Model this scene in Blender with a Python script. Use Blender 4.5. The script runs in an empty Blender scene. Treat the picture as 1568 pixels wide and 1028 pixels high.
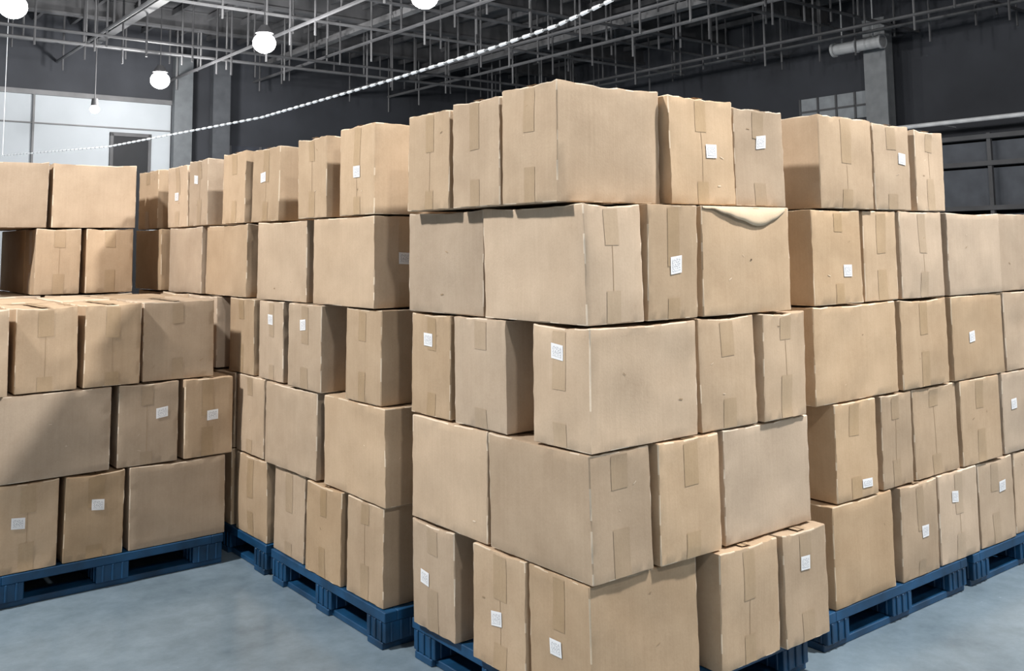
import bpy, bmesh, math, random
from mathutils import Vector, Matrix, noise
random.seed(7)
scene=bpy.context.scene
try:
    scene.view_settings.view_transform='Standard'
except Exception: pass
PZ=0.15           # pallet height
TH=.6626
CS,SN=math.cos(TH),math.sin(TH)
CX,CY=.2351,3.1075
H=.4
def W(u,v,z=0): return Vector((CX-u*SN+v*CS, CY+u*CS+v*SN, z))

# ---------------------------------------------------------------- materials
def newmat(name):
    m=bpy.data.materials.new(name); m.use_nodes=True
    nt=m.node_tree; return m,nt,nt.nodes,nt.links,nt.nodes['Principled BSDF']
def simple(name,col,rough=.6,metal=0,noise_amt=.15,scale=3,emit=None,estr=0,bump=0):
    m,nt,N,Lk,b=newmat(name)
    tc=N.new('ShaderNodeTexCoord'); nz=N.new('ShaderNodeTexNoise'); nz.inputs['Scale'].default_value=scale; nz.inputs['Detail'].default_value=5
    Lk.new(tc.outputs['Object'],nz.inputs['Vector'])
    r=N.new('ShaderNodeValToRGB'); c=Vector(col)
    r.color_ramp.elements[0].position=.3; r.color_ramp.elements[1].position=.7
    r.color_ramp.elements[0].color=(*(c*(1-noise_amt)),1); r.color_ramp.elements[1].color=(*[min(1,x*(1+noise_amt)) for x in c],1)
    Lk.new(nz.outputs['Fac'],r.inputs['Fac']); Lk.new(r.outputs['Color'],b.inputs['Base Color'])
    b.inputs['Roughness'].default_value=rough; b.inputs['Metallic'].default_value=metal
    if emit: b.inputs['Emission Color'].default_value=(*emit,1); b.inputs['Emission Strength'].default_value=estr
    if bump:
        bp=N.new('ShaderNodeBump'); bp.inputs['Strength'].default_value=bump; bp.inputs['Distance'].default_value=.01
        Lk.new(nz.outputs['Fac'],bp.inputs['Height']); Lk.new(bp.outputs['Normal'],b.inputs['Normal'])
    return m
def cardboard(name,c1,c2,rough=.78):
    m,nt,N,Lk,b=newmat(name)
    tc=N.new('ShaderNodeTexCoord'); oi=N.new('ShaderNodeObjectInfo')
    add=N.new('ShaderNodeVectorMath'); add.operation='ADD'
    mul=N.new('ShaderNodeMath'); mul.operation='MULTIPLY'; mul.inputs[1].default_value=40
    Lk.new(oi.outputs['Random'],mul.inputs[0]); Lk.new(tc.outputs['Object'],add.inputs[0]); Lk.new(mul.outputs[0],add.inputs[1])
    n1=N.new('ShaderNodeTexNoise'); n1.inputs['Scale'].default_value=5; n1.inputs['Detail'].default_value=6; n1.inputs['Roughness'].default_value=.6
    Lk.new(add.outputs[0],n1.inputs['Vector'])
    mp=N.new('ShaderNodeMapping'); mp.inputs['Scale'].default_value=(90,90,3); Lk.new(add.outputs[0],mp.inputs['Vector'])
    n2=N.new('ShaderNodeTexNoise'); n2.inputs['Scale'].default_value=1; n2.inputs['Detail'].default_value=3; Lk.new(mp.outputs[0],n2.inputs['Vector'])
    n3=N.new('ShaderNodeTexNoise'); n3.inputs['Scale'].default_value=130; n3.inputs['Detail'].default_value=2; Lk.new(add.outputs[0],n3.inputs['Vector'])
    s=N.new('ShaderNodeMath'); s.operation='ADD'; Lk.new(n2.outputs['Fac'],s.inputs[0]); Lk.new(n3.outputs['Fac'],s.inputs[1])
    s2=N.new('ShaderNodeMath'); s2.operation='MULTIPLY_ADD'; s2.inputs[1].default_value=.25; Lk.new(s.outputs[0],s2.inputs[0]); Lk.new(n1.outputs['Fac'],s2.inputs[2])
    mr=N.new('ShaderNodeMapRange'); mr.inputs['From Min'].default_value=.45; mr.inputs['From Max'].default_value=1.05; Lk.new(s2.outputs[0],mr.inputs['Value'])
    mx=N.new('ShaderNodeMix'); mx.data_type='RGBA'; mx.inputs['A'].default_value=(*c1,1); mx.inputs['B'].default_value=(*c2,1)
    Lk.new(mr.outputs[0],mx.inputs['Factor'])
    hs=N.new('ShaderNodeHueSaturation')
    mv=N.new('ShaderNodeMapRange'); mv.inputs['To Min'].default_value=.80; mv.inputs['To Max'].default_value=1.07; Lk.new(oi.outputs['Random'],mv.inputs['Value'])
    Lk.new(mv.outputs[0],hs.inputs['Value']); Lk.new(mx.outputs['Result'],hs.inputs['Color'])
    fr=N.new('ShaderNodeMath'); fr.operation='FRACT'; m7=N.new('ShaderNodeMath'); m7.operation='MULTIPLY'; m7.inputs[1].default_value=7.3
    Lk.new(oi.outputs['Random'],m7.inputs[0]); Lk.new(m7.outputs[0],fr.inputs[0])
    ms=N.new('ShaderNodeMapRange'); ms.inputs['To Min'].default_value=.80; ms.inputs['To Max'].default_value=1.08; Lk.new(fr.outputs[0],ms.inputs['Value']); Lk.new(ms.outputs[0],hs.inputs['Saturation'])
    Lk.new(hs.outputs['Color'],b.inputs['Base Color']); b.inputs['Roughness'].default_value=rough
    b.inputs['Specular IOR Level'].default_value=.25
    bp=N.new('ShaderNodeBump'); bp.inputs['Strength'].default_value=.2; bp.inputs['Distance'].default_value=.005
    Lk.new(s2.outputs[0],bp.inputs['Height']); Lk.new(bp.outputs['Normal'],b.inputs['Normal'])
    return m
M_card=cardboard('cardboard',(.435,.308,.197),(.575,.425,.286))
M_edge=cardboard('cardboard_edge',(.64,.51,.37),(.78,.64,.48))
M_tape=cardboard('packing_tape',(.39,.275,.165),(.52,.375,.24),.4)
M_flap=cardboard('torn_flap',(.58,.45,.31),(.72,.57,.41))
M_seam=simple('box_seam',(.10,.06,.035),.9)
M_in=simple('cardboard_crease',(.36,.25,.15),.9)
def labelmat():
    m,nt,N,Lk,b=newmat('shipping_label')
    uv=N.new('ShaderNodeUVMap'); 
    br=N.new('ShaderNodeTexBrick'); br.inputs['Scale'].default_value=3.2; br.inputs['Mortar Size'].default_value=.12; br.inputs['Brick Width'].default_value=.8; br.inputs['Row Height'].default_value=.5
    br.inputs['Color1'].default_value=(.75,.75,.76,1); br.inputs['Color2'].default_value=(.45,.45,.49,1); br.inputs['Mortar'].default_value=(.9,.9,.9,1)
    nz=N.new('ShaderNodeTexNoise'); nz.inputs['Scale'].default_value=7; nz.inputs['Detail'].default_value=4
    Lk.new(uv.outputs[0],nz.inputs['Vector']); Lk.new(uv.outputs[0],br.inputs['Vector'])
    r=N.new('ShaderNodeValToRGB'); r.color_ramp.elements[0].position=.42; r.color_ramp.elements[1].position=.5
    r.color_ramp.elements[0].color=(.5,.5,.55,1); r.color_ramp.elements[1].color=(1,1,1,1); Lk.new(nz.outputs['Fac'],r.inputs[0])
    mx=N.new('ShaderNodeMix'); mx.data_type='RGBA'; mx.blend_type='MULTIPLY'; mx.inputs['Factor'].default_value=.65
    Lk.new(br.outputs['Color'],mx.inputs['A']); Lk.new(r.outputs[0],mx.inputs['B']); Lk.new(mx.outputs['Result'],b.inputs['Base Color']); b.inputs['Roughness'].default_value=.5
    return m
M_label=labelmat(); M_paper=simple('label_paper',(.88,.88,.89),.5,noise_amt=.03)
BM=[M_card,M_edge,M_tape,M_seam,M_label,M_paper,M_in,M_flap]
M_blue=simple('blue_plastic',(.006,.050,.122),.45,noise_amt=.5,scale=7)
def floormat():
    m,nt,N,Lk,b=newmat('polished_concrete')
    tc=N.new('ShaderNodeTexCoord'); n=N.new('ShaderNodeTexNoise'); n.inputs['Scale'].default_value=1.3; n.inputs['Detail'].default_value=9; n.inputs['Roughness'].default_value=.62
    n2=N.new('ShaderNodeTexNoise'); n2.inputs['Scale'].default_value=9; n2.inputs['Detail'].default_value=8; n2.inputs['Roughness'].default_value=.7
    Lk.new(tc.outputs['Object'],n.inputs['Vector']); Lk.new(tc.outputs['Object'],n2.inputs['Vector'])
    a=N.new('ShaderNodeMath'); a.operation='MULTIPLY_ADD'; a.inputs[1].default_value=.5; Lk.new(n2.outputs[0],a.inputs[0]); Lk.new(n.outputs[0],a.inputs[2])
    r=N.new('ShaderNodeValToRGB'); r.color_ramp.elements[0].position=.45; r.color_ramp.elements[1].position=1.05
    r.color_ramp.elements[0].color=(.095,.135,.17,1); r.color_ramp.elements[1].color=(.235,.305,.36,1)
    Lk.new(a.outputs[0],r.inputs[0]); Lk.new(r.outputs[0],b.inputs['Base Color'])
    mr=N.new('ShaderNodeMapRange'); mr.inputs['To Min'].default_value=.12; mr.inputs['To Max'].default_value=.34; Lk.new(n2.outputs[0],mr.inputs['Value']); Lk.new(mr.outputs[0],b.inputs['Roughness'])
    return m
M_floor=floormat()

def finish(name,bm,mats,smooth=False):
    me=bpy.data.meshes.new(name); bm.normal_update(); bm.to_mesh(me); bm.free()
    for m in mats: me.materials.append(m)
    if smooth: me.shade_smooth()
    ob=bpy.data.objects.new(name,me); scene.collection.objects.link(ob); return ob

# ---------------------------------------------------------------- carton
def carton(u0,u1,v0,v1,k,labels=(),h=None,torn=False,detail=True,zoff=0,rot=None,base=PZ):
    h=h or H-.004
    g=.0060
    u0+=g;u1-=g;v0+=g;v1-=g
    sx,sy=(v1-v0),(u1-u0)         # local x = v, local y = u
    hx,hy=sx/2,sy/2; rd=.0042
    seed=random.random()*100
    blg=[random.uniform(-.007,.008) for _ in range(6)]
    def grid(a,n):
        ins=[-a,-a+rd]; 
        for i in range(1,n): ins.append(-a+rd+(2*a-2*rd)*i/n)
        return ins+[a-rd,a]
    NX=12 if detail else 4
    sag=random.uniform(0,.010) if detail else 0
    rag=.011 if k==4 else .006
    # a crease running diagonally over each face
    cr=[(random.uniform(0,math.pi),random.uniform(-.12,.12),random.choice([0,0,1])*random.uniform(-.003,.003)) for _ in range(6)]
    def bulge(p,n):
        ax,sg=n
        if ax==0: f=(1-(p.y/hy)**2)*(1-((p.z-h/2)/(h/2))**2); i=0 if sg>0 else 1; s=p.y
        elif ax==1: f=(1-(p.x/hx)**2)*(1-((p.z-h/2)/(h/2))**2); i=2 if sg>0 else 3; s=p.x
        else: f=0; i=4; s=0
        f=max(f,0)
        w=noise.noise(Vector((p.x*6+seed,p.y*6,p.z*6)))*.006*min(1,f*3)
        a,o,am=cr[i]; d=s*math.cos(a)+(p.z-h/2)*math.sin(a)-o
        w+=am*max(0,1-abs(d)/.05)*min(1,f*3)
        return f*blg[i]*.8 + w
    bm=bmesh.new(); uvl=bm.loops.layers.uv.new('UVMap')
    gx,gy=grid(hx,NX),grid(hy,NX); gz=[z+h/2 for z in grid(h/2,NX)]
    vd={}
    inner=Vector((hx-rd,hy-rd,h/2-rd))
    tilt=(random.uniform(-.006,.006),random.uniform(-.006,.006)) if detail else (0,0)
    def vert(x,y,z,n):
        key=(round(x,5),round(y,5),round(z,5))
        if key in vd: return vd[key]
        p=Vector((x,y,z-h/2))
        q=Vector([max(-inner[i],min(inner[i],p[i])) for i in range(3)])
        d=p-q
        if d.length>1e-7: p=q+d.normalized()*rd
        P=Vector((p.x,p.y,p.z+h/2))
        on=sum([abs(abs(x)-hx)<1e-6,abs(abs(y)-hy)<1e-6,(z<1e-6 or z>h-1e-6)])
        if on==1 and n[0]<2:
            b=bulge(P,n); P[n[0]]+=b*n[1]
        if on>=2:
            P+=Vector((noise.noise(Vector((x*25+seed,y*25,z*25))),noise.noise(Vector((x*25,y*25+seed,z*25))),0))*.004
        if z>h-.012:
            fx=1-abs(x/hx)**2; fy=1-abs(y/hy)**2
            P.z-=sag*max(fx,fy)+abs(noise.noise(Vector((x*18,y*18,seed))))*rag
        P.x+=tilt[0]*P.z/h; P.y+=tilt[1]*P.z/h
        vd[key]=bm.verts.new(P); return vd[key]
    def face_grid(A,B,fn,n,flip):
        for i in range(len(A)-1):
            for j in range(len(B)-1):
                vs=[vert(*fn(A[i],B[j]),n),vert(*fn(A[i+1],B[j]),n),vert(*fn(A[i+1],B[j+1]),n),vert(*fn(A[i],B[j+1]),n)]
                if flip: vs.reverse()
                try: f=bm.faces.new(vs)
                except ValueError: continue
                f.smooth=True
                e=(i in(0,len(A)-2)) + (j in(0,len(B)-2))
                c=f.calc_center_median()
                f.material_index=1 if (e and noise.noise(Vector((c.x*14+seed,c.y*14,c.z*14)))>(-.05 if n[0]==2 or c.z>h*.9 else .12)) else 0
    face_grid(gy,gz,lambda a,b:(hx,a,b),(0,1),False)
    face_grid(gy,gz,lambda a,b:(-hx,a,b),(0,-1),True)
    face_grid(gx,gz,lambda a,b:(a,hy,b),(1,1),True)
    face_grid(gx,gz,lambda a,b:(a,-hy,b),(1,-1),False)
    face_grid(gx,gy,lambda a,b:(a,b,h),(2,1),False)
    face_grid(gx,gy,lambda a,b:(a,b,0),(2,-1),True)
    bm.normal_update()
    for e in bm.edges:
        if len(e.link_faces)==2 and e.calc_face_angle()>.45: e.smooth=False
    # overlay patches. face 'L' normal -x ; 'R' normal -y ; a = metres from image-left edge; b = z
    def patch(face,a0,a1,b0,b1,mi,off=.0022,n=4,jit=0):
        if face=='L': P=lambda a,b:Vector((-hx,hy-a,b)); ax=(0,-1)
        elif face=='R': P=lambda a,b:Vector((-hx+a,-hy,b)); ax=(1,-1)
        elif face=='RR': P=lambda a,b:Vector((hx,-hy+a,b)); ax=(0,1)
        else: P=lambda a,b:Vector((hx-a,hy,b)); ax=(1,1)
        vs=[]
        for j in range(n+1):
            row=[]
            for i in range(n+1):
                p=P(a0+(a1-a0)*i/n,b0+(b1-b0)*j/n+ (jit*(i/n-.5)))
                d=bulge(p,ax); p[ax[0]]+=(d+off)*ax[1]
                p.x+=tilt[0]*p.z/h; p.y+=tilt[1]*p.z/h
                row.append(bm.verts.new(p))
            vs.append(row)
        for j in range(n):
            for i in range(n):
                f=bm.faces.new([vs[j][i],vs[j][i+1],vs[j+1][i+1],vs[j+1][i]]); f.material_index=mi; f.smooth=True
                for lp,(di,dj) in zip(f.loops,[(0,0),(1,0),(1,1),(0,1)]): lp[uvl].uv=((i+di)/n,(j+dj)/n)
    if detail:
        for face,wd in (('L',sy),('R',sx),('RR',sy),('BB',sx)):
            if wd<.42:      # taped end of the carton
                tw=random.uniform(.055,.075); c=wd/2+random.uniform(-.012,.012)
                t1=random.uniform(.09,.22); t2=random.uniform(.06,.16)
                patch(face,c-tw/2,c+tw/2,h-t1,h-.011-sag,2,.0013,10,random.uniform(-.004,.004))
                patch(face,c-tw/2,c+tw/2,.003,t2,2,.0013,10)
                if random.random()<.45:
                    patch(face,c-.001,c+.001,t2,h-t1,6,.001,8)
            for _ in range(random.choice([0,0,1,2])):
                a=random.uniform(.05,wd-.06); b_=random.uniform(.05,h-.05)
                patch(face,a,a+random.uniform(.006,.02),b_,b_+random.uniform(.002,.005),random.choice([6,6,1]),.0015,1,random.uniform(-.01,.01))
        lx=hx>hy
        for (mi,w,off) in ((3,.002,.0012),(2,.026,.0006)):
            if lx: q=[(-hx+.01,-w),(hx-.01,-w),(hx-.01,w),(-hx+.01,w)]
            else: q=[(-w,-hy+.01),(w,-hy+.01),(w,hy-.01),(-w,hy-.01)]
            f=bm.faces.new([bm.verts.new((x+tilt[0],y+tilt[1],h+off-sag*.3)) for x,y in q]); f.material_index=mi
    for lb in labels:
        face,fa,fb=lb[:3]; wd=sy if face=='L' else sx
        lw_,lh=(lb[3],lb[4]) if len(lb)>3 else (.058,.05)
        a=fa if fa<0 else fa*wd
        a=abs(a); j=random.uniform(-.008,.008)
        patch(face,a-lw_/2,a+lw_/2,h*fb-lh/2,h*fb+lh/2,5,.0026,5,j)
        patch(face,a-lw_/2+.008,a+lw_/2-.008,h*fb-lh/2+.008,h*fb+lh/2-.008,4,.0034,4,j)
    if torn:
        n=30; prev=None
        def prof(t):
            if t<.12: return .010+.25*t*.12
            if t<.62: return .0136+ (t-.12)/.5*.062
            return .0756-((t-.62)/.38)**1.6*.058
        for i in range(n+1):
            t=i/n; a=-hx+.004+(sx-.03)*t
            dip=prof(t)+.0015*math.sin(t*37)
            out=.004+.008*math.sin(math.pi*t)
            rowp=[(-.004,h-.002),(out*.8,h-.35*dip),(out*1.2,h-.75*dip),(out,h-dip),(.002,h-dip-.002)]
            row=[bm.verts.new((a+tilt[0],-hy-o+tilt[1],z)) for o,z in rowp]
            if prev:
                for j in range(4):
                    f=bm.faces.new([prev[j],prev[j+1],row[j+1],row[j]]); f.material_index=7 if j<3 else 6; f.smooth=True
            prev=row
        patch('R',sx*.52,sx*.52+.007,h*.49,h*.49+.006,3,.002,1)
    ob=finish('cardboard_box',bm,BM)
    ob.location=W((u0+u1)/2,(v0+v1)/2,base+k*H+zoff+.0005)
    ob.rotation_euler=(0,0,TH+(random.uniform(-.015,.015) if rot is None else rot))
    return ob

# ---------------------------------------------------------------- pallet
def pallet(u0,u1,v0,v1):
    bm=bmesh.new()
    su,sv=u1-u0,v1-v0
    def bx(x0,x1,y0,y1,z0,z1):
        r=bmesh.ops.create_cube(bm,size=1)['verts']
        for v in r: v.co=Vector(((x0+x1)/2+v.co.x*(x1-x0),(y0+y1)/2+v.co.y*(y1-y0),(z0+z1)/2+v.co.z*(z1-z0)))
    hx,hy=sv/2,su/2
    z1=PZ-.002
    for s in(-1,1):
        bx(min(s*hx,s*(hx-.06)),max(s*hx,s*(hx-.06)),-hy,hy,z1-.04,z1)
        bx(-hx+.06,hx-.06,min(s*hy,s*(hy-.06)),max(s*hy,s*(hy-.06)),z1-.04,z1)
    n=8
    for i in range(n):
        x=-hx+.08+(2*hx-.16)*(i+.5)/n; bx(x-.045,x+.045,-hy+.06,hy-.06,z1-.03,z1-.002)
    for fx in(-1,0,1):
        for fy in(-1,0,1):
            cx=fx*(hx-.08); cy=fy*(hy-.08); w=.075
            bx(cx-w,cx+w,cy-w,cy+w,.028,z1-.04)
            for s in(-1,1):
                for t in(-.045,0,.045):
                    bx(cx+t-.006,cx+t+.006,min(cy+s*w,cy+s*(w+.006)),max(cy+s*w,cy+s*(w+.006)),.03,z1-.04)
                    bx(min(cx+s*w,cx+s*(w+.006)),max(cx+s*w,cx+s*(w+.006)),cy+t-.006,cy+t+.006,.03,z1-.04)
    for f in(-1,0,1):
        c=f*(hy-.08); bx(-hx,hx,c-.06,c+.06,.0,.028)
        c=f*(hx-.08); bx(c-.06,c+.06,-hy+.14,hy-.14,.001,.027)
    bmesh.ops.bevel(bm,geom=bm.edges[:],offset=.003,segments=1,affect='EDGES')
    ob=finish('plastic_pallet',bm,[M_blue])
    ob.location=W((u0+u1)/2,(v0+v1)/2,0); ob.rotation_euler=(0,0,TH)
    return ob

def fill(u0,u1,v0,v1,k,nu=1,nv=1):
    for i in range(nu):
        for j in range(nv):
            a=u0+(u1-u0)*i/nu; b=v0+(v1-v0)*j/nv
            carton(a+.006,a+(u1-u0)/nu-.006,b+.006,b+(v1-v0)/nv-.006,k,detail=False,rot=0)

# ---- stack A (front)
pallet(.03,1.10,.03,1.13)
A=carton
# k4
A(.07,.378,-.06,.432,4,h=.405,rot=0)
A(.385,.690,-.055,.43,4,h=.395); A(.712,1.018,-.05,.42,4,h=.385)
A(.03,.52,.440,.802,4,[('R',.62,.5)],h=.395,rot=0.0); A(.045,.52,.815,1.125,4,[('R',.55,.66)],h=.38)
fill(.70,1.06,.45,1.1,4,1,2)
# k3
A(0,.556,-.005,.268,3,rot=.003); A(.576,1.10,.008,.272,3)
A(0,.545,.274,.535,3,[('R',.55,.47,.056,.06)],rot=0); A(.0,.31,.553,1.072,3,torn=True,rot=0)
fill(.57,1.08,.29,1.07,3,1,2); fill(.32,.55,.56,1.07,3)
# k2
A(0,.296,0,.517,2,[('L',.46,.78)]); A(.427,.763,0,.5,2,rot=-.008); A(.79,1.08,0.006,.5,2,[('L',.43,.74)])
A(0,.5,.534,.848,2); A(-.01,.5,.855,1.128,2,rot=.016)
fill(.52,1.07,.54,1.1,2,1,2)
# k1
A(0,.542,0,.283,1,rot=.003); A(.552,1.065,0,.283,1,rot=0)
A(-.01,.53,.300,.614,1,rot=-.012); A(0,.30,.630,1.146,1)
fill(.55,1.06,.31,1.1,1,1,2); fill(.31,.54,.63,1.12,1)
# k0
A(.012,.324,0,.506,0,[('L',.45,.42)],rot=0); A(.337,.645,-.008,.5,0,[('L',.45,.42)]); A(.761,1.056,0,.5,0,[('L',.32,.48)])
A(-.03,.50,.555,.888,0,rot=.005); A(-.045,.50,.895,1.17,0,[('R',.5,.7)])
fill(.52,1.06,.53,1.1,0,1,2)

# ---- stacks B, B2, B3 (row running back-left)
vb=-.036
pallet(1.20,2.29,vb,1.05); pallet(2.35,3.44,vb,1.05); pallet(3.52,4.62,vb,1.05)
def B(a,b,k,lab=(),d=None,v=vb,**kw):
    d=d or (.5 if (b-a)<.42 else .3)
    j=random.uniform(-.012,.012)
    A(a,b,v+j,v+d,k,lab,**kw)
    fill(a,b,v+d+.01,1.03,k)
B(1.284,1.607,4,[('L',.53,.48)]); B(1.722,2.031,4,h=.385); B(2.287,2.644,4,[('L',.42,.6)],h=.388); B(2.689,3.02,4)
B(3.238,3.543,4,[('L',.35,.7)]); B(3.6,3.962,4,[('L',.43,.5)],h=.385); B(4.156,4.575,4,d=.5)
B(1.292,1.881,3,[('R',-.15,.53)]); B(1.955,2.535,3); B(2.67,3.285,3); B(3.33,3.9,3); B(4.02,4.55,3)
B(1.252,1.565,2); B(1.76,2.118,2,[('L',.45,.75)]); B(2.192,2.501,2,[('L',.5,.76)]); B(2.551,2.9,2); B(3.03,3.5,2); B(3.54,4.0,2); B(4.02,4.55,2)
B(1.20,1.764,1); B(1.82,2.38,1); B(2.41,2.77,1); B(2.8,3.4,1); B(3.54,4.05,1); B(4.06,4.6,1)
B(1.231,1.542,0); B(1.572,1.914,0); B(1.948,2.295,0); B(2.36,2.75,0); B(2.8,3.4,0); B(3.54,4.05,0); B(4.06,4.6,0)

# ---- stacks C, E (row running back-right)
uc=.067
pallet(uc,1.15,1.30,2.40); pallet(uc,1.15,2.46,3.56)
def Cc(a,b,k,lab=(),d=None,u=uc,**kw):
    d=d or (.5 if (b-a)<.42 else .32)
    j=random.uniform(-.012,.012)
    A(u+j,u+d,a,b,k,lab,**kw); fill(u+d+.01,1.13,a,b,k)
Cc(1.374,1.773,4); Cc(1.793,2.094,4,[('R',.75,.6)],h=.39); Cc(2.125,2.39,4,h=.38)
Cc(1.30,1.662,3,[('R',.7,.35)]); Cc(1.692,1.960,3); Cc(1.974,2.346,3); Cc(2.376,2.895,3); Cc(2.909,3.45,3)
Cc(1.28,1.915,2); Cc(1.935,2.349,2); Cc(2.373,2.891,2,[('R',.36,.5)]); Cc(2.912,3.45,2)
Cc(1.406,1.712,1,[('R',.72,.14,.07,.035)]); Cc(1.745,2.001,1); Cc(2.016,2.404,1); Cc(2.42,2.805,1); Cc(2.838,3.3,1,[('R',.25,.6)])
Cc(1.353,1.806,0); Cc(1.846,2.163,0,[('R',.6,.47)]); Cc(2.182,2.540,0,[('R',.4,.72)]); Cc(2.558,2.905,0,[('R',.67,.66)]); Cc(2.93,3.4,0)

# ---- stack D (low, left) and further stack D2 behind it
ud=2.687
pallet(ud,3.78,-1.21,-.12); pallet(ud,3.78,-2.35,-1.26)
def D(a,b,k,lab=(),d=None,u=ud,ue=3.78,**kw):
    d=d or (.5 if (b-a)<.42 else .32)
    A(u,u+d,a,b,k,lab,**kw); fill(u+d+.01,ue,a,b,k)
D(-.544,-.17,2,u=2.71); D(-.837,-.56,2); D(-1.135,-.852,2); D(-1.5,-1.16,2,u=2.64)
D(-.342,-.076,1,[('R',.57,.52)]); D(-.662,-.358,1,[('R',.72,.62)]); D(-1.24,-.692,1); D(-1.75,-1.26,1)
D(-.602,-.107,0); D(-.899,-.618,0,[('R',.55,.62)]); D(-1.20,-.915,0,[('R',.38,.55)]); D(-1.7,-1.22,0)
ue=3.987
pallet(ue,5.08,-1.31,-.22); pallet(ue,5.08,-2.45,-1.36)
def E(a,b,k,**kw): D(a,b,k,u=kw.pop('u',ue),ue=5.05,**kw)
E(-.716,-.213,4); E(-1.25,-.73,4); E(-1.8,-1.27,4)
E(-.513,-.222,3); E(-.80,-.535,3,d=.3); E(-1.5,-1.03,3)
for k in (0,1,2): E(-.74,-.222,k); E(-1.29,-.75,k); E(-1.85,-1.36,k)

# ---------------------------------------------------------------- hall (same orientation as the stacks: local x=v, y=u)
def place(ob): ob.location=W(0,0,0); ob.rotation_euler=(0,0,TH); return ob
def boxes(name,lst,mats,bev=0):
    bm=bmesh.new()
    for e in lst:
        x0,x1,y0,y1,z0,z1=e[:6]; mi=e[6] if len(e)>6 else 0
        r=bmesh.ops.create_cube(bm,size=1)['verts']
        for v in r: v.co=Vector(((x0+x1)/2+v.co.x*(x1-x0),(y0+y1)/2+v.co.y*(y1-y0),(z0+z1)/2+v.co.z*(z1-z0)))
        for f in {f for v in r for f in v.link_faces}: f.material_index=mi
    if bev: bmesh.ops.bevel(bm,geom=bm.edges[:],offset=bev,segments=1,affect='EDGES')
    return place(finish(name,bm,mats))
M_wall=simple('painted_panel_wall',(.43,.46,.49),.7,noise_amt=.08,scale=.5)
M_dark=simple('dark_wall',(.04,.043,.052),.8,noise_amt=.3,scale=.4)
M_ceil=simple('ceiling_deck',(.085,.085,.09),.8,noise_amt=.35,scale=.6)
M_steel=simple('grey_steel',(.09,.09,.095),.6,noise_amt=.35,scale=1)
M_steel_m=simple('mid_steel',(.15,.15,.155),.6,noise_amt=.3,scale=1)
M_steel_l=simple('galvanised_duct',(.55,.56,.57),.5,noise_amt=.2,scale=1)
M_black=simple('black_opening',(.012,.013,.016),.7)
M_white=simple('white_rope_glow',(.85,.85,.85),.5,noise_amt=.05,emit=(.9,.95,1),estr=.4)  # plain white rope; slight emission added so it reads bright
V0,V1,U0,U1,ZC=-16,24,-11,30,9.0
boxes('floor',[(V0,V1,U0,U1,-.1,0)],[M_floor])
boxes('ceiling',[(V0,V1,U0,U1,ZC,ZC+.1)],[M_ceil])
boxes('wall_back',[(V0,8.6,U1,U1+.2,0,6.5,0),(V0,8.6,U1,U1+.2,6.5,ZC,1),(8.6,V1,U1,U1+.2,0,ZC,1)],[M_wall,M_dark])
boxes('wall_right',[(V1,V1+.2,U0,U1,0,ZC)],[M_dark])
boxes('wall_left',[(V0-.2,V0,U0,U1,0,ZC)],[M_wall])
boxes('trim_1',[(V0,8.6,U1-.06,U1,5.55,5.59)]+[(x,x+.06,U1-.08,U1,0,6.5) for x in(-8,-4,.4,4.35)]+[(V0,8.6,U1-.1,U1,6.45,6.6)],[M_steel_m])
for y in [3,7,11,15,19,23,27]:
    boxes('roof_beam',[(V0,V1,y-.12,y+.12,ZC-.62,ZC-.55),(V0,V1,y-.025,y+.025,ZC-.55,ZC-.02),(V0,V1,y-.12,y+.12,ZC-.05,ZC-.01)],[M_steel])
l=[]; x=V0+.5
while x<V1: l.append((x-.05,x+.05,U0,U1,ZC-.22,ZC-.06)); x+=1.1
boxes('roof_purlins',l,[M_steel])
l=[]
for x in(-12,-6,0,6,12,18):
    l.append((x-.13,x+.13,U0,U1,ZC-.85,ZC-.76)); l.append((x-.03,x+.03,U0,U1,ZC-.76,ZC-.62))
boxes('roof_girders',l,[M_steel_m])
def pipes():
    bm=bmesh.new(); R=random.Random(5)
    def cyl(p,q,r,mi=0,seg=6):
        d=Vector(q)-Vector(p); m=Matrix.Translation((Vector(p)+Vector(q))/2)@d.to_track_quat('Z','Y').to_matrix().to_4x4()
        g=bmesh.ops.create_cone(bm,cap_ends=True,segments=seg,radius1=r,radius2=r,depth=d.length,matrix=m)['verts']
        for f in {f for v in g for f in v.link_faces}: f.material_index=mi
    for y in [6,9,12,14,16.5,18,21,24.5,26,28.5]:
        z=R.uniform(7.35,8.0); cyl((V0,y,z),(V1,y,z),.045,R.choice([0,0,1]))
        x=V0+R.uniform(0,2)
        while x<V1:
            cyl((x,y,z-R.choice([0,.3,.45])),(x,y,ZC),.03,R.choice([0,0,1])); x+=R.uniform(.9,2.2)
    for x in [-11,-8,-4.5,-1.5,2,5,8.5,11.5,14.5,17,20.5,22.0]:
        z=R.uniform(7.2,7.9); cyl((x,2,z),(x,U1,z),.05,R.choice([0,0,1]))
        y=3
        while y<U1:
            cyl((x,y,z-R.choice([0,.4,.6])),(x,y,ZC),.03,R.choice([0,0,1])); y+=R.uniform(1.1,2.4)
    return place(finish('sprinkler_pipes',bm,[M_steel,M_steel_m]))
pipes()
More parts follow.
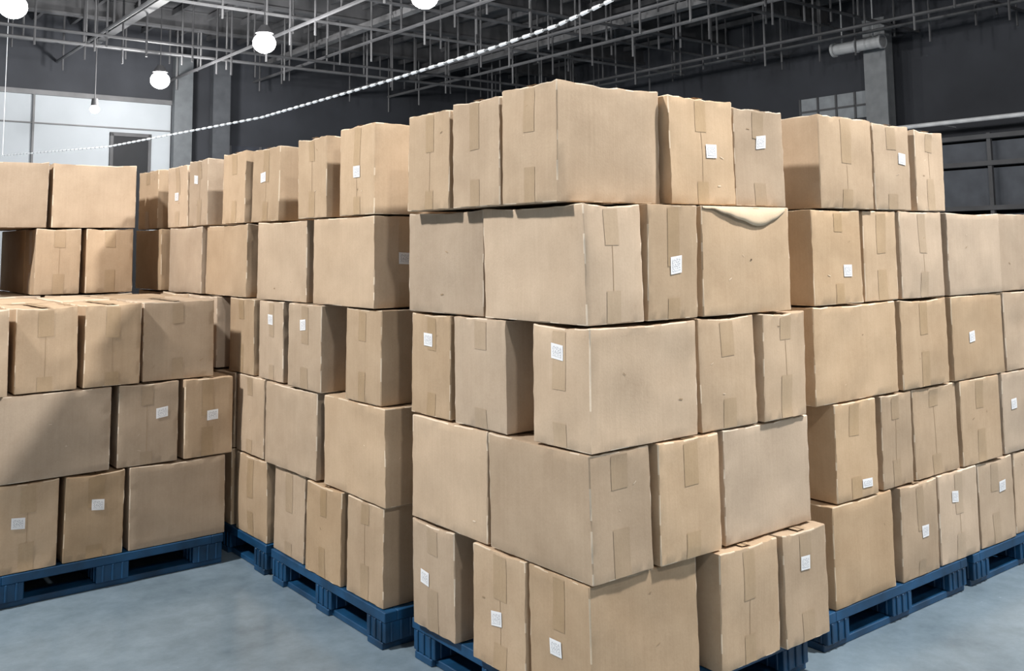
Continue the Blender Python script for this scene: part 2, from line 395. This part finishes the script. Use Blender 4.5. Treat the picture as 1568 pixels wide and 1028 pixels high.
# left wall features
boxes('door_1',[(6.75,7.85,U1-.08,U1-.01,0,5.3,0),(6.65,6.75,U1-.12,U1-.01,0,5.4,1),(7.85,7.95,U1-.12,U1-.01,0,5.4,1),(6.65,7.95,U1-.12,U1-.01,5.3,5.42,1)],[M_black,M_steel])
boxes('steel_column',[(8.6,9.0,U1-.6,U1-.1,0,ZC-.9,0),(8.5,9.1,U1-.65,U1-.6,0,ZC-.9,0)],[simple('column_grey',(.12,.13,.14),.6)])
boxes('steel_column',[(9.9,10.3,U1-.6,U1-.1,0,ZC-.9,0),(9.8,10.4,U1-.65,U1-.6,0,ZC-.9,0)],[simple('column_grey2',(.075,.08,.09),.6)])
boxes('window_1',[(10.6,15,U1-.08,U1-.01,3.6,5.2,0)]+[(10.6+i*1.1,10.68+i*1.1,U1-.12,U1-.01,3.6,5.2,1) for i in range(5)],[simple('dim_glass',(.06,.065,.08),.2),M_steel])
# right wall features
boxes('steel_column',[(V1-.75,V1-.25,12.7,13.2,0,ZC-.9,0),(V1-.8,V1-.75,12.6,13.3,0,ZC-.9,0)],[simple('column_grey3',(.24,.25,.26),.6)])
boxes('wall_panel',[(V1-.1,V1-.01,13.4,16.0,5.35,6.15,0),(V1-.14,V1-.1,13.4,16.0,5.7,5.76,1)]+[(V1-.14,V1-.1,13.4+i*.65,13.46+i*.65,5.35,6.15,1) for i in range(5)],[simple('grey_panel',(.32,.34,.36),.7),M_steel])
boxes('storage_rack',[(V1-1.2,V1-.2,4,12.4,z,z+.12,0) for z in(1.2,2.4,3.55,4.25)]+[(V1-1.15,V1-1.05,y,y+.1,0,4.4,0) for y in(4,9.6,12.3)]+[(V1-.9,V1-.3,4.3,12.2,2.52,3.5,1),(V1-.9,V1-.3,4.3,12.2,3.67,4.2,1),(V1-.9,V1-.3,4.3,12.2,1.32,2.3,1)],[M_steel,simple('rack_goods',(.11,.12,.14),.7)])
def duct():
    bm=bmesh.new()
    def c(a,b,r):
        m=Matrix.Translation((V1-1.4,(a+b)/2,7.25))@Matrix.Rotation(math.pi/2,4,'X')
        bmesh.ops.create_cone(bm,cap_ends=True,segments=20,radius1=r,radius2=r,depth=b-a,matrix=m)
    c(12.3,13.9,.17); c(12.3,12.38,.21); c(13.82,13.9,.21); c(13.1,13.16,.2)
    for y in(12.6,13.6):
        bmesh.ops.create_cone(bm,cap_ends=True,segments=6,radius1=.02,radius2=.02,depth=ZC-7.4,matrix=Matrix.Translation((V1-1.4,y,(ZC+7.4)/2)))
    return place(finish('ventilation_duct',bm,[M_steel_l]))
duct()
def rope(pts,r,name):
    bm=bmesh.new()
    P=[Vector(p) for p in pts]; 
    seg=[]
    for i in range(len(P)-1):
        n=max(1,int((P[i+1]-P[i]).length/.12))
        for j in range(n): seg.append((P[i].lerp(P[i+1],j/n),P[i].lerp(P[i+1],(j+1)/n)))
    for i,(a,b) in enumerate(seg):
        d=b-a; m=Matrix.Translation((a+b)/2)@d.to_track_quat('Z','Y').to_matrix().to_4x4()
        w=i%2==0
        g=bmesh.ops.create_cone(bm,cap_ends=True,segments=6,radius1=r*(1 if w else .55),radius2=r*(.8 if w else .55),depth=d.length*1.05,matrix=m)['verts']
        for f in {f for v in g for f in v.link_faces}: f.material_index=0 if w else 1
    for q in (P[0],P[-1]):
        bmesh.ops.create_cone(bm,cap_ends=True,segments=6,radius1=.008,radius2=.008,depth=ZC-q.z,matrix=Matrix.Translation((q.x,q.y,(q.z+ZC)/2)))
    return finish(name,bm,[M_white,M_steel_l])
rope([(-14.3,26.9,4.3),(-9.34,22.12,4.0),(-4.57,17.43,4.0),(-1.71,13.61,4.0),(-.26,11.53,4.0),(.49,10.35,4.0),(1.3,8.6,4.0),(1.9,6.8,4.05)],.024,'white_rope')  # ordinary rope, no lamp; its brightness comes from the glowing material
def wallpipe():
    bm=bmesh.new()
    bmesh.ops.create_cone(bm,cap_ends=True,segments=10,radius1=.06,radius2=.06,depth=7.4,matrix=Matrix.Translation((V1-1.35,8.4,4.75))@Matrix.Rotation(math.pi/2,4,'X'))
    for y in (5,7,9,11,12):
        bmesh.ops.create_cone(bm,cap_ends=True,segments=6,radius1=.012,radius2=.012,depth=1.2,matrix=Matrix.Translation((V1-.75,y,4.75))@Matrix.Rotation(math.pi/2,4,'Y'))
    place(finish('wall_pipe',bm,[simple('white_pipe',(.85,.86,.88),.5)]))
wallpipe()

# lamps
M_glow=simple('lamp_glow',(1,1,1),.5,emit=(1,.98,.95),estr=20)
def lamp(x,y,z,energy,r=.24,soft=None):
    e=bpy.data.objects.new('high_bay_lamp',None); scene.collection.objects.link(e); e.location=(x,y,z)
    bm=bmesh.new(); bmesh.ops.create_uvsphere(bm,u_segments=20,v_segments=12,radius=r)
    for v in bm.verts: v.co.z*=.9
    o=finish('bulb',bm,[M_glow],True); o.parent=e
    bm=bmesh.new(); bmesh.ops.create_cone(bm,cap_ends=True,segments=20,radius1=r*.8,radius2=.08,depth=.2,matrix=Matrix.Translation((0,0,r*.9+.09)))
    bmesh.ops.create_cone(bm,cap_ends=True,segments=6,radius1=.015,radius2=.015,depth=ZC-z-.2,matrix=Matrix.Translation((0,0,(ZC-z+.2)/2+.1)))
    o=finish('housing',bm,[M_steel]); o.parent=e
    if energy:
        L=bpy.data.lights.new('lamp_light','POINT'); L.energy=energy; L.shadow_soft_size=soft or r; L.color=(1,.985,.96)
        lo=bpy.data.objects.new('light',L); scene.collection.objects.link(lo); lo.parent=e; lo.location=(0,0,-r-.12)
for x,y in((-5.88,22.6),(-10.15,27.49),(-9.96,18.89),(-1.68,18.49)): lamp(x,y,6.5,1000,r=.27)
lamp(-11.8,27,5.6,0,r=.13)
def lw(u,v,en,z=6.6,r=.22):
    p=W(u,v); lamp(p.x,p.y,z,en,r=r)
lw(-2.3,3.0,2500,r=.18)      # right-front fixture
lw(2.2,-4.6,2400,r=.25)     # left fixture, over the aisle
lw(-5.2,-1.6,500,r=.25)     # unseen fill lamp added behind the viewer to light the front faces
lamp(14,6,6.6,500)

w=bpy.data.worlds.new('World'); scene.world=w; w.use_nodes=True
bg=w.node_tree.nodes['Background']; bg.inputs[0].default_value=(.9,.95,1,1); bg.inputs[1].default_value=.3

# camera
cd=bpy.data.cameras.new('camera'); cam=bpy.data.objects.new('camera',cd); scene.collection.objects.link(cam)
cd.sensor_fit='HORIZONTAL'; cd.sensor_width=36; cd.lens=1505.34/1600*36
cd.shift_y=(230.39-524.5)/1600; cd.clip_end=200; cd.clip_start=.05
Mx=Matrix.Rotation(math.pi/2+.1025,4,'X')@Matrix.Rotation(-.0113,4,'Z')
cam.matrix_world=Matrix.Translation((0,0,1.4566+PZ))@Mx
scene.camera=cam
